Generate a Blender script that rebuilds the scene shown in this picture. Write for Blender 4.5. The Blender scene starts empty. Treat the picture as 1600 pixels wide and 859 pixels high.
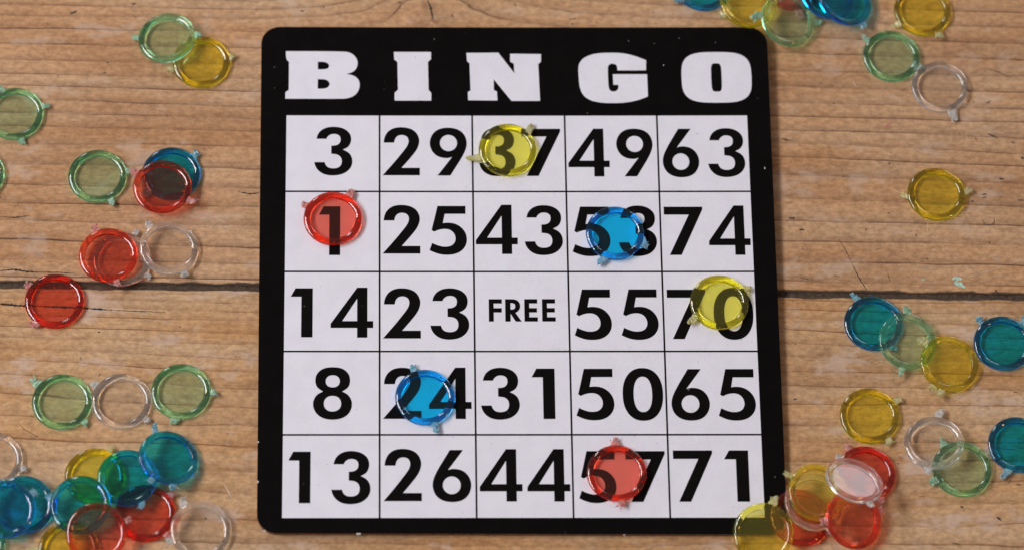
import bpy, bmesh, math, random
from mathutils import Vector, Matrix, noise

# ------------------------------------------------------------------ scene, camera, light
S = bpy.context.scene
COL = S.collection
MM = 0.001

S.render.engine = 'CYCLES'
S.view_settings.view_transform = 'Standard'
S.view_settings.look = 'None'
S.view_settings.exposure = 0.0
S.view_settings.gamma = 1.0
cy = S.cycles
cy.max_bounces = 18
cy.diffuse_bounces = 4
cy.glossy_bounces = 6
cy.transmission_bounces = 16
cy.transparent_max_bounces = 12
cy.volume_bounces = 0
cy.caustics_refractive = True
cy.caustics_reflective = True
cy.blur_glossy = 0.0
cy.sample_clamp_indirect = 0.0
S.render.filter_size = 1.1
cy.use_denoising = True

cam_data = bpy.data.cameras.new('camera')
cam = bpy.data.objects.new('camera', cam_data)
COL.objects.link(cam)
CAM_R = Matrix([[0.9992848, -0.0015749, -0.037781], [-0.0145502, 0.906191, -0.4226183], [0.0349023, 0.4228657, 0.90552]])
CAM_C = Vector([-0.05014, -0.5192, 1.14232])
cam.matrix_world = Matrix.Translation(CAM_C) @ CAM_R.to_4x4()
cam_data.sensor_width = 36.0
FPX = 6080.84                        # focal length in pixels of the 1600 px wide photograph
cam_data.lens = FPX * 36.0 / 1600.0
cam_data.clip_start = 0.05
cam_data.clip_end = 50.0
cam_data.dof.use_dof = True
cam_data.dof.aperture_fstop = 8.0
cam_data.dof.focus_distance = (CAM_C - Vector((0.0, 0.0, 0.0015))).length
S.camera = cam


def at(px, py, z=0.0):
    """Point of the plane at height z that the photograph shows at pixel px, py (1600 x 859)."""
    d = CAM_R @ Vector(((px - 800.0) / FPX, -(py - 429.5) / FPX, -1.0))
    return CAM_C + d * ((z - CAM_C.z) / d.z)


world = bpy.data.worlds.new('World')
S.world = world
world.use_nodes = True
world.node_tree.nodes['Background'].inputs['Color'].default_value = (1.0, 0.955, 0.925, 1)
world.node_tree.nodes['Background'].inputs['Strength'].default_value = 0.185


def area_light(name, loc, target, sx, sy, power, color):
    l = bpy.data.lights.new(name, 'AREA')
    l.shape = 'RECTANGLE'
    l.size, l.size_y = sx, sy
    l.energy = power
    l.color = color
    o = bpy.data.objects.new(name, l)
    COL.objects.link(o)
    o.location = loc
    o.rotation_euler = (Vector(target) - Vector(loc)).to_track_quat('-Z', 'Y').to_euler()
    return o


area_light('window_light', (-1.82, 0.20, 1.50), (0, 0, 0), 1.90, 0.58, 57.0, (0.97, 0.98, 1.0))
area_light('rim_highlight_light', (-0.9, 2.0, 1.1), (0, 0, 0), 0.30, 0.9, 8.0, (0.96, 0.98, 1.0))  # narrow strip lamp added to put bright highlights on the chip rims
area_light('far_window_light', (0.75, 1.15, 0.36), (0.1, -0.06, 0), 0.42, 0.34, 1.4, (0.95, 0.97, 1.0))
area_light('warm_lamp', (-0.62, 0.33, 0.56), (0, 0, 0), 0.07, 0.07, 0.42, (1.0, 0.42, 0.12))
area_light('warm_lamp', (0.62, -0.28, 0.52), (0, 0, 0), 0.07, 0.07, 0.42, (1.0, 0.42, 0.12))


# ------------------------------------------------------------------ node helpers
class NT:
    def __init__(self, name):
        self.m = bpy.data.materials.new(name)
        self.m.use_nodes = True
        self.t = self.m.node_tree
        self.t.nodes.clear()
        self.out = self.t.nodes.new('ShaderNodeOutputMaterial')

    def n(self, kind, **kw):
        nd = self.t.nodes.new('ShaderNode' + kind)
        for k, v in kw.items():
            setattr(nd, k, v)
        return nd

    def put(self, sock, v):
        if hasattr(v, 'is_linked'):
            self.t.links.new(v, sock)
        elif v is not None:
            sock.default_value = v

    def math(self, op, a, b=None, c=None, clamp=False):
        nd = self.n('Math', operation=op, use_clamp=clamp)
        self.put(nd.inputs[0], a)
        if b is not None:
            self.put(nd.inputs[1], b)
        if c is not None:
            self.put(nd.inputs[2], c)
        return nd.outputs[0]

    def ramp(self, v, lo, hi, a=0.0, b=1.0, smooth=True):
        nd = self.n('MapRange')
        nd.interpolation_type = 'SMOOTHSTEP' if smooth else 'LINEAR'
        self.put(nd.inputs['Value'], v)
        nd.inputs['From Min'].default_value = lo
        nd.inputs['From Max'].default_value = hi
        nd.inputs['To Min'].default_value = a
        nd.inputs['To Max'].default_value = b
        return nd.outputs['Result']

    def mix(self, f, a, b, mode='MIX'):
        nd = self.n('Mix', data_type='RGBA', blend_type=mode)
        self.put(nd.inputs[0], f)
        self.put(nd.inputs[6], a if hasattr(a, 'is_linked') else (*a, 1))
        self.put(nd.inputs[7], b if hasattr(b, 'is_linked') else (*b, 1))
        return nd.outputs[2]

    def coords(self, sx, sy, sz=1.0, off=(0, 0, 0)):
        tc = self.n('TexCoord')
        mp = self.n('Mapping')
        mp.inputs['Scale'].default_value = (sx, sy, sz)
        mp.inputs['Location'].default_value = off
        self.put(mp.inputs['Vector'], tc.outputs['Object'])
        return mp.outputs['Vector']

    def noise(self, vec, scale, detail=3.0, rough=0.55, dist=0.0):
        nd = self.n('TexNoise')
        self.put(nd.inputs['Vector'], vec)
        nd.inputs['Scale'].default_value = scale
        nd.inputs['Detail'].default_value = detail
        nd.inputs['Roughness'].default_value = rough
        nd.inputs['Distortion'].default_value = dist
        return nd.outputs['Fac']

    def surface(self, s):
        self.t.links.new(s, self.out.inputs['Surface'])
        return self.m


def principled(nt, color, rough=0.5, spec=0.5, normal=None):
    p = nt.n('BsdfPrincipled')
    nt.put(p.inputs['Base Color'], color if hasattr(color, 'is_linked') else (*color, 1))
    nt.put(p.inputs['Roughness'], rough)
    nt.put(p.inputs['Specular IOR Level'], spec)
    if normal is not None:
        nt.put(p.inputs['Normal'], normal)
    return p


# ------------------------------------------------------------------ materials
def wood_material(name, base, warm, line, pale, contrast, patch, off, wander):
    nt = NT(name)
    ring = nt.n('Attribute', attribute_name='ring').outputs['Fac']
    edge = nt.n('Attribute', attribute_name='edge').outputs['Fac']
    warp1 = nt.noise(nt.coords(14, 60, 1, off), 1.0, 3.0)
    warp2 = nt.noise(nt.coords(60, 420, 1, off), 1.0, 3.0)
    r = nt.math('ADD', ring, nt.math('MULTIPLY', nt.math('SUBTRACT', warp1, 0.5), wander))
    r = nt.math('ADD', r, nt.math('MULTIPLY', nt.math('SUBTRACT', warp2, 0.5), 0.16))
    fr = nt.math('FRACT', r)
    idx = nt.math('FLOOR', r)
    wn = nt.n('TexWhiteNoise', noise_dimensions='1D')
    nt.put(wn.inputs['W'], idx)
    rnd = wn.outputs['Value']
    # latewood: darkens slowly through the ring and ends in a thin sharp line
    slow = nt.math('MULTIPLY', nt.ramp(fr, 0.45, 0.98), 0.27)
    sharp = nt.math('MULTIPLY', nt.ramp(fr, 0.86, 0.955), nt.ramp(fr, 0.965, 1.0, 1.0, 0.0))
    fade = nt.ramp(nt.noise(nt.coords(22, 120, 1, (3, 7, 1)), 1.0, 2.0), 0.30, 0.66, 0.12, 1.0)
    sharp = nt.math('MULTIPLY', sharp, nt.math('MULTIPLY', fade, nt.math('MULTIPLY_ADD', rnd, 0.45, 0.55)))
    late = nt.math('MULTIPLY', nt.math('MAXIMUM', slow, sharp), contrast, clamp=True)
    # tint drifting along the board
    tint = nt.noise(nt.coords(9, 55, 1, (5, 2, 0)), 1.0, 4.0, 0.6)
    col = nt.mix(nt.ramp(tint, 0.32, 0.70), base, warm)
    col = nt.mix(late, col, line)
    # broad change of tone and mottling, short fibres
    tone = nt.noise(nt.coords(11, 34, 1, (4, 6, 2)), 1.0, 5.0, 0.62)
    col = nt.mix(nt.ramp(tone, 0.40, 0.66), col, (0.80, 0.745, 0.70), 'MULTIPLY')
    mot = nt.noise(nt.coords(420, 640, 1, (6, 3, 0)), 1.0, 5.0, 0.7)
    col = nt.mix(nt.ramp(mot, 0.34, 0.66), col, (0.68, 0.655, 0.64), 'MULTIPLY')
    grit = nt.noise(nt.coords(800, 1000, 1, (8, 8, 0)), 1.0, 3.0, 0.7)
    col = nt.mix(nt.math('MULTIPLY', nt.ramp(grit, 0.60, 0.74), 0.5), col, (0.22, 0.13, 0.08))
    mot2 = nt.noise(nt.coords(110, 190, 1, (1, 9, 0)), 1.0, 4.0, 0.65)
    col = nt.mix(nt.ramp(mot2, 0.5, 0.75), col, (0.78, 0.75, 0.74), 'MULTIPLY')
    fib = nt.noise(nt.coords(150, 1500, 1, off), 1.0, 3.0, 0.65)
    col = nt.mix(nt.ramp(fib, 0.30, 0.72), col, (0.86, 0.85, 0.84), 'MULTIPLY')
    fib2 = nt.noise(nt.coords(45, 900, 1, (1, 4, 0)), 1.0, 2.0)
    streak = nt.math('MULTIPLY', nt.ramp(fib2, 0.60, 0.78), 0.26)
    col = nt.mix(streak, col, line)
    # rubbed, grey bleached patches left by old finish
    pn = nt.noise(nt.coords(48, 92, 1, (2.3, 8.1, 0)), 1.0, 6.0, 0.66)
    pm = nt.math('MULTIPLY', nt.ramp(pn, 0.56 - 0.05 * patch, 0.67 - 0.05 * patch), patch)
    col = nt.mix(pm, col, pale)
    # soft grey grime and small dark pores
    gn = nt.noise(nt.coords(70, 190, 1, (9, 1, 0)), 1.0, 4.0, 0.7)
    col = nt.mix(nt.math('MULTIPLY', nt.ramp(gn, 0.62, 0.80), 0.35), col, (0.16, 0.115, 0.09))
    vo = nt.n('TexVoronoi', feature='F1')
    nt.put(vo.inputs['Vector'], nt.coords(90, 260, 1, off))
    vo.inputs['Scale'].default_value = 1.6
    pore = nt.math('MULTIPLY', nt.ramp(vo.outputs['Distance'], 0.03, 0.11, 1.0, 0.0),
                   nt.ramp(nt.noise(nt.coords(30, 30, 1, (4, 4, 4)), 1.0), 0.44, 0.60))
    col = nt.mix(nt.math('MULTIPLY', pore, 0.65), col, (0.07, 0.055, 0.05))
    # dirt rubbed into the board's edge along the joint
    en = nt.noise(nt.coords(120, 330, 1, off), 1.0, 4.0, 0.65)
    dirt = nt.math('SUBTRACT', nt.math('MULTIPLY', en, 2.4), nt.math('MULTIPLY', edge, 1.0))
    col = nt.mix(nt.ramp(dirt, 0.12, 0.75), col, (0.080, 0.053, 0.037))
    # relief
    grain = nt.noise(nt.coords(1800, 2600, 1), 1.0, 2.0)
    h = nt.math('ADD', nt.math('MULTIPLY', late, 0.55), nt.math('MULTIPLY', fib, 0.50))
    h = nt.math('ADD', h, nt.math('MULTIPLY', grain, 0.25))
    h = nt.math('ADD', h, nt.math('MULTIPLY', gn, 0.6))
    bump = nt.n('Bump')
    bump.inputs['Strength'].default_value = 0.8
    bump.inputs['Distance'].default_value = 0.00022
    nt.put(bump.inputs['Height'], h)
    p = principled(nt, col, nt.ramp(pn, 0.4, 0.7, 0.62, 0.50), 0.28, bump.outputs[0])
    return nt.surface(p.outputs[0])


M_WOOD_A = wood_material('weathered_pine', (0.668, 0.429, 0.254), (0.632, 0.346, 0.168), (0.185, 0.085, 0.048),
                         (0.57, 0.425, 0.335), 1.15, 0.42, (0, 0, 0), 0.36)
M_WOOD_B = wood_material('weathered_pine_orange', (0.680, 0.458, 0.274), (0.645, 0.356, 0.156), (0.255, 0.098, 0.034),
                         (0.575, 0.435, 0.365), 1.0, 0.55, (7.7, 3.1, 0), 0.75)


def flat_material(name, color, rough=0.8, speck=None, spec=0.2):
    nt = NT(name)
    n = nt.noise(nt.coords(900, 900, 900), 1.0, 3.0)
    col = nt.mix(nt.ramp(n, 0.3, 0.7), [c * 0.72 for c in color], [min(1, c * 1.25) for c in color])
    if speck:
        v = nt.n('TexVoronoi', feature='F1')
        nt.put(v.inputs['Vector'], nt.coords(1, 1, 1))
        v.inputs['Scale'].default_value = 900.0
        col = nt.mix(nt.ramp(v.outputs['Distance'], 0.10, 0.22, 1.0, 0.0), col, speck)
    b = nt.n('Bump')
    b.inputs['Strength'].default_value = 0.8
    b.inputs['Distance'].default_value = 0.0003
    nt.put(b.inputs['Height'], n)
    return nt.surface(principled(nt, col, rough, spec, b.outputs[0]).outputs[0])


M_DIRT = flat_material('joint_dirt', (0.075, 0.052, 0.038), 0.95, (0.15, 0.10, 0.07))
MARKS = {'crack': flat_material('dark_crack', (0.030, 0.026, 0.024), 0.9),
         'nick': flat_material('dark_nick', (0.085, 0.066, 0.056), 0.9),
         'chalk': flat_material('pale_scratch', (0.62, 0.50, 0.41), 0.8),
         'teal': flat_material('teal_paint', (0.40, 0.60, 0.50), 0.6),
         'pink': flat_material('pink_smear', (0.50, 0.21, 0.15), 0.7),
         'rust': flat_material('rust_smear', (0.34, 0.12, 0.06), 0.7)}


def print_material(name, color, speck, density, size, rough, spec, mottle):
    """Printed card surface: paper mottling, dust specks, very fine tooth."""
    nt = NT(name)
    n = nt.noise(nt.coords(160, 160, 160), 1.0, 4.0, 0.6)
    f = nt.noise(nt.coords(2600, 2600, 2600), 1.0, 2.0)
    col = nt.mix(nt.ramp(n, 0.3, 0.7), [c * (1 - mottle) for c in color], color)
    col = nt.mix(nt.ramp(f, 0.35, 0.75), col, (0.93, 0.93, 0.93), 'MULTIPLY')
    v = nt.n('TexVoronoi', feature='F1')
    nt.put(v.inputs['Vector'], nt.coords(1, 1, 1))
    v.inputs['Scale'].default_value = density
    v.inputs['Randomness'].default_value = 1.0
    sep = nt.n('SeparateColor')
    nt.put(sep.inputs[0], v.outputs['Color'])
    keep = nt.ramp(sep.outputs[0], 0.72, 0.78)
    rad = nt.math('MULTIPLY', sep.outputs[1], size)
    dot = nt.ramp(nt.math('SUBTRACT', v.outputs['Distance'], rad), 0.0, 0.05, 1.0, 0.0)
    col = nt.mix(nt.math('MULTIPLY', nt.math('MULTIPLY', dot, keep), sep.outputs[2]), col, speck)
    b = nt.n('Bump')
    b.inputs['Strength'].default_value = 0.25
    b.inputs['Distance'].default_value = 0.00006
    nt.put(b.inputs['Height'], f)
    return nt.surface(principled(nt, col, rough, spec, b.outputs[0]).outputs[0])


M_BLACK = print_material('black_print', (0.0045, 0.0038, 0.0037), (0.20, 0.19, 0.18), 300.0, 0.065, 0.6, 0.03, 0.25)
M_INK = print_material('black_ink', (0.0055, 0.0045, 0.0044), (0.20, 0.19, 0.19), 260.0, 0.07, 0.6, 0.03, 0.20)
M_WHITE = print_material('white_print', (0.770, 0.755, 0.845), (0.34, 0.33, 0.36), 420.0, 0.07, 0.60, 0.25, 0.05)
M_BOARD = flat_material('brown_board_edge', (0.22, 0.105, 0.058), 0.9)
M_CHIP_MARK = flat_material('bare_paper', (0.52, 0.50, 0.49), 0.9)


def plastic_material(name, transmit, path_mm, scatter, glow):
    """Clear tinted polystyrene; the tint is absorption inside the solid."""
    nt = NT(name)
    sig = [-math.log(max(t, 1e-3)) / (path_mm * MM) for t in transmit]
    d = max(sig) * 1.001
    dust = nt.noise(nt.coords(700, 700, 700), 1.0, 4.0, 0.7)
    p = nt.n('BsdfPrincipled')
    p.inputs['Base Color'].default_value = (1, 1, 1, 1)
    p.inputs['Transmission Weight'].default_value = 1.0
    p.inputs['IOR'].default_value = 1.57
    nt.put(p.inputs['Roughness'], nt.ramp(dust, 0.5, 0.8, 0.0, 0.02))
    # the dye scatters a little light inside the plastic
    df, tr = nt.n('BsdfDiffuse'), nt.n('BsdfTranslucent')
    for q in (df, tr):
        q.inputs['Color'].default_value = (*glow, 1)
    half, mx = nt.n('MixShader'), nt.n('MixShader')
    half.inputs[0].default_value = 0.6
    nt.t.links.new(df.outputs[0], half.inputs[1])
    nt.t.links.new(tr.outputs[0], half.inputs[2])
    mx.inputs[0].default_value = scatter
    nt.t.links.new(p.outputs[0], mx.inputs[1])
    nt.t.links.new(half.outputs[0], mx.inputs[2])
    nt.surface(mx.outputs[0])
    va = nt.n('VolumeAbsorption')
    va.inputs['Color'].default_value = (*[1 - s / d for s in sig], 1)
    va.inputs['Density'].default_value = d
    nt.t.links.new(va.outputs[0], nt.out.inputs['Volume'])
    return nt.m


def pane_material(name, transmit, scatter, glow):
    """The thin flat pane of a chip: parallel faces, so light goes straight on, tinted and partly mirrored."""
    nt = NT(name)
    tp, gl = nt.n('BsdfTransparent'), nt.n('BsdfGlossy')
    tp.inputs['Color'].default_value = (*[math.sqrt(t) for t in transmit], 1)
    dust = nt.noise(nt.coords(500, 500, 500), 1.0, 4.0, 0.7)
    nt.put(gl.inputs['Roughness'], nt.ramp(dust, 0.45, 0.8, 0.01, 0.07))
    fr = nt.n('Fresnel')
    back = nt.n('NewGeometry').outputs['Backfacing']
    nt.put(fr.inputs['IOR'], nt.math('MULTIPLY_ADD', back, -0.9331, 1.57))
    m1, half, m2 = nt.n('MixShader'), nt.n('MixShader'), nt.n('MixShader')
    nt.t.links.new(fr.outputs[0], m1.inputs[0])
    nt.t.links.new(tp.outputs[0], m1.inputs[1])
    nt.t.links.new(gl.outputs[0], m1.inputs[2])
    df, tr = nt.n('BsdfDiffuse'), nt.n('BsdfTranslucent')
    for q in (df, tr):
        q.inputs['Color'].default_value = (*glow, 1)
    half.inputs[0].default_value = 0.6
    nt.t.links.new(df.outputs[0], half.inputs[1])
    nt.t.links.new(tr.outputs[0], half.inputs[2])
    m2.inputs[0].default_value = scatter
    nt.t.links.new(m1.outputs[0], m2.inputs[1])
    nt.t.links.new(half.outputs[0], m2.inputs[2])
    return nt.surface(m2.outputs[0])


PANE = {
    'red': pane_material('red_pane', (0.998, 0.47, 0.39), 0.03, (0.98, 0.13, 0.07)),
    'blue': pane_material('blue_pane', (0.05, 0.78, 0.985), 0.012, (0.02, 0.42, 0.90)),
    'green': pane_material('green_pane', (0.86, 0.992, 0.90), 0.025, (0.25, 0.92, 0.55)),
    'yellow': pane_material('yellow_pane', (0.992, 0.97, 0.40), 0.050, (0.95, 0.85, 0.06)),
    'clear': pane_material('colourless_pane', (0.995, 0.995, 0.99), 0.006, (0.9, 0.9, 0.9)),
}


def tab_material(name, color):
    nt = NT(name)
    n = nt.noise(nt.coords(1100, 1100, 1100), 1.0, 3.0)
    col = nt.mix(nt.ramp(n, 0.35, 0.7), color, [min(0.95, c * 0.30 + 0.66) for c in color])
    df = nt.n('BsdfDiffuse')
    tr = nt.n('BsdfTranslucent')
    gl = nt.n('BsdfGlossy')
    gl.inputs['Roughness'].default_value = 0.18
    nt.put(df.inputs['Color'], col)
    nt.put(tr.inputs['Color'], col)
    tp = nt.n('BsdfTransparent')
    nt.put(tp.inputs['Color'], col)
    m1, m2, m3 = nt.n('MixShader'), nt.n('MixShader'), nt.n('MixShader')
    m1.inputs[0].default_value = 0.5
    nt.t.links.new(df.outputs[0], m1.inputs[1])
    nt.t.links.new(tr.outputs[0], m1.inputs[2])
    m3.inputs[0].default_value = 0.34
    nt.t.links.new(m1.outputs[0], m3.inputs[1])
    nt.t.links.new(tp.outputs[0], m3.inputs[2])
    fr = nt.n('Fresnel')
    fr.inputs['IOR'].default_value = 1.5
    nt.t.links.new(fr.outputs[0], m2.inputs[0])
    nt.t.links.new(m3.outputs[0], m2.inputs[1])
    nt.t.links.new(gl.outputs[0], m2.inputs[2])
    return nt.surface(m2.outputs[0])


PLASTIC = {
    'red': plastic_material('red_plastic', (0.998, 0.49, 0.35), 0.8, 0.085, (0.98, 0.13, 0.07)),
    'blue': plastic_material('blue_plastic', (0.045, 0.82, 0.985), 0.8, 0.030, (0.02, 0.42, 0.90)),
    'green': plastic_material('green_plastic', (0.84, 0.993, 0.91), 0.8, 0.055, (0.38, 0.95, 0.60)),
    'yellow': plastic_material('yellow_plastic', (0.995, 0.98, 0.42), 0.8, 0.05, (0.95, 0.85, 0.06)),
    'clear': plastic_material('colourless_plastic', (0.998, 0.998, 0.997), 0.8, 0.11, (0.9, 0.9, 0.9)),
}
TAB = {
    'red': tab_material('red_torn_plastic', (0.93, 0.40, 0.36)),
    'blue': tab_material('blue_torn_plastic', (0.22, 0.68, 0.86)),
    'green': tab_material('green_torn_plastic', (0.52, 0.86, 0.64)),
    'yellow': tab_material('yellow_torn_plastic', (0.88, 0.83, 0.34)),
    'clear': tab_material('colourless_torn_plastic', (0.86, 0.85, 0.84)),
}


# ------------------------------------------------------------------ object helpers
def link(name, me, mats, parent=None, smooth=False):
    for m in (mats if isinstance(mats, (list, tuple)) else [mats]):
        me.materials.append(m)
    if smooth:
        me.polygons.foreach_set('use_smooth', [True] * len(me.polygons))
    o = bpy.data.objects.new(name, me)
    COL.objects.link(o)
    if parent:
        o.parent = parent
    return o


def pydata(name, v, f):
    me = bpy.data.meshes.new(name)
    me.from_pydata(v, [], f)
    me.update()
    return me


def thing(name, label, cat, loc=(0, 0, 0), group=None):
    o = bpy.data.objects.new(name, None)
    o.empty_display_size = 0.005
    COL.objects.link(o)
    o.location = loc
    o['label'], o['category'] = label, cat
    if group:
        o['group'] = group
    return o


def interp(xs, ys, x):
    if x <= xs[0]:
        return ys[0] + (ys[1] - ys[0]) / (xs[1] - xs[0]) * (x - xs[0])
    for a in range(len(xs) - 1):
        if x <= xs[a + 1]:
            break
    return ys[a] + (ys[a + 1] - ys[a]) / (xs[a + 1] - xs[a]) * (x - xs[a])


# ------------------------------------------------------------------ the table: two old pine boards (mm)
STX = (-169.7, -86.0, 86.0, 167.9)      # x of the four places where the growth rings were measured
UP_L = [[117.71, 112.84, 108.71, 103.72, 98.08, 92.19, 87.04, 82.74, 77.5, 72.64, 67.56, 60.96, 53.46, 46.22, 39.49, 33.01, 25.88, 19.46, 13.07], [114.47, 111.3, 108.01, 103.04, 96.51, 90.26, 84.98, 80.44, 74.72, 70.45, 65.71, 60.05, 51.6, 44.59, 37.93, 31.36, 23.29, 17.56, 11.85]]
UP_R = [[120.96, 113.1, 107.97, 102.11, 95.8, 89.03, 83.35, 77.02, 72.0, 66.76, 62.01, 56.81, 50.21, 41.77, 33.37, 26.41, 18.79, 11.67], [118.91, 111.04, 105.66, 99.31, 93.24, 86.71, 80.92, 74.44, 69.9, 64.03, 58.48, 53.98, 47.14, 38.7, 31.46, 24.27, 17.22, 10.2]]
LO_L = [[7.85, 6.03, 3.32, -0.07, -3.9, -7.95, -12.43, -16.01, -21.13, -28.02, -35.75, -43.65, -51.52, -59.78, -68.42, -77.01], [6.38, 3.21, 0.49, -2.68, -7.41, -11.23, -16.39, -20.41, -26.2, -33.52, -39.7, -45.63, -54.38, -63.07, -71.72, -79.24]]
LO_R = [[4.81, 1.62, -1.33, -5.42, -9.94, -14.68, -20.07, -25.89, -32.13, -38.79, -44.54, -51.58, -59.03, -66.44, -73.38, -79.85], [3.56, -0.09, -4.19, -8.28, -12.8, -17.31, -22.26, -27.19, -32.55, -38.34, -44.55, -51.16, -58.19, -65.62, -73.01, -80.58]]
BUMP = [(-86.6, 0.0), (-65.3, 1.14), (-49.9, 3.65), (-43.9, 6.38), (-41.3, 8.21), (-33.2, 13.91), (-27.8, 16.42), (-23.6, 15.05), (-16.1, 10.94), (-13.5, 10.03), (-1.1, 6.84), (20.4, 3.19), (52.6, 0.91), (84.9, 0.0)]
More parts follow.
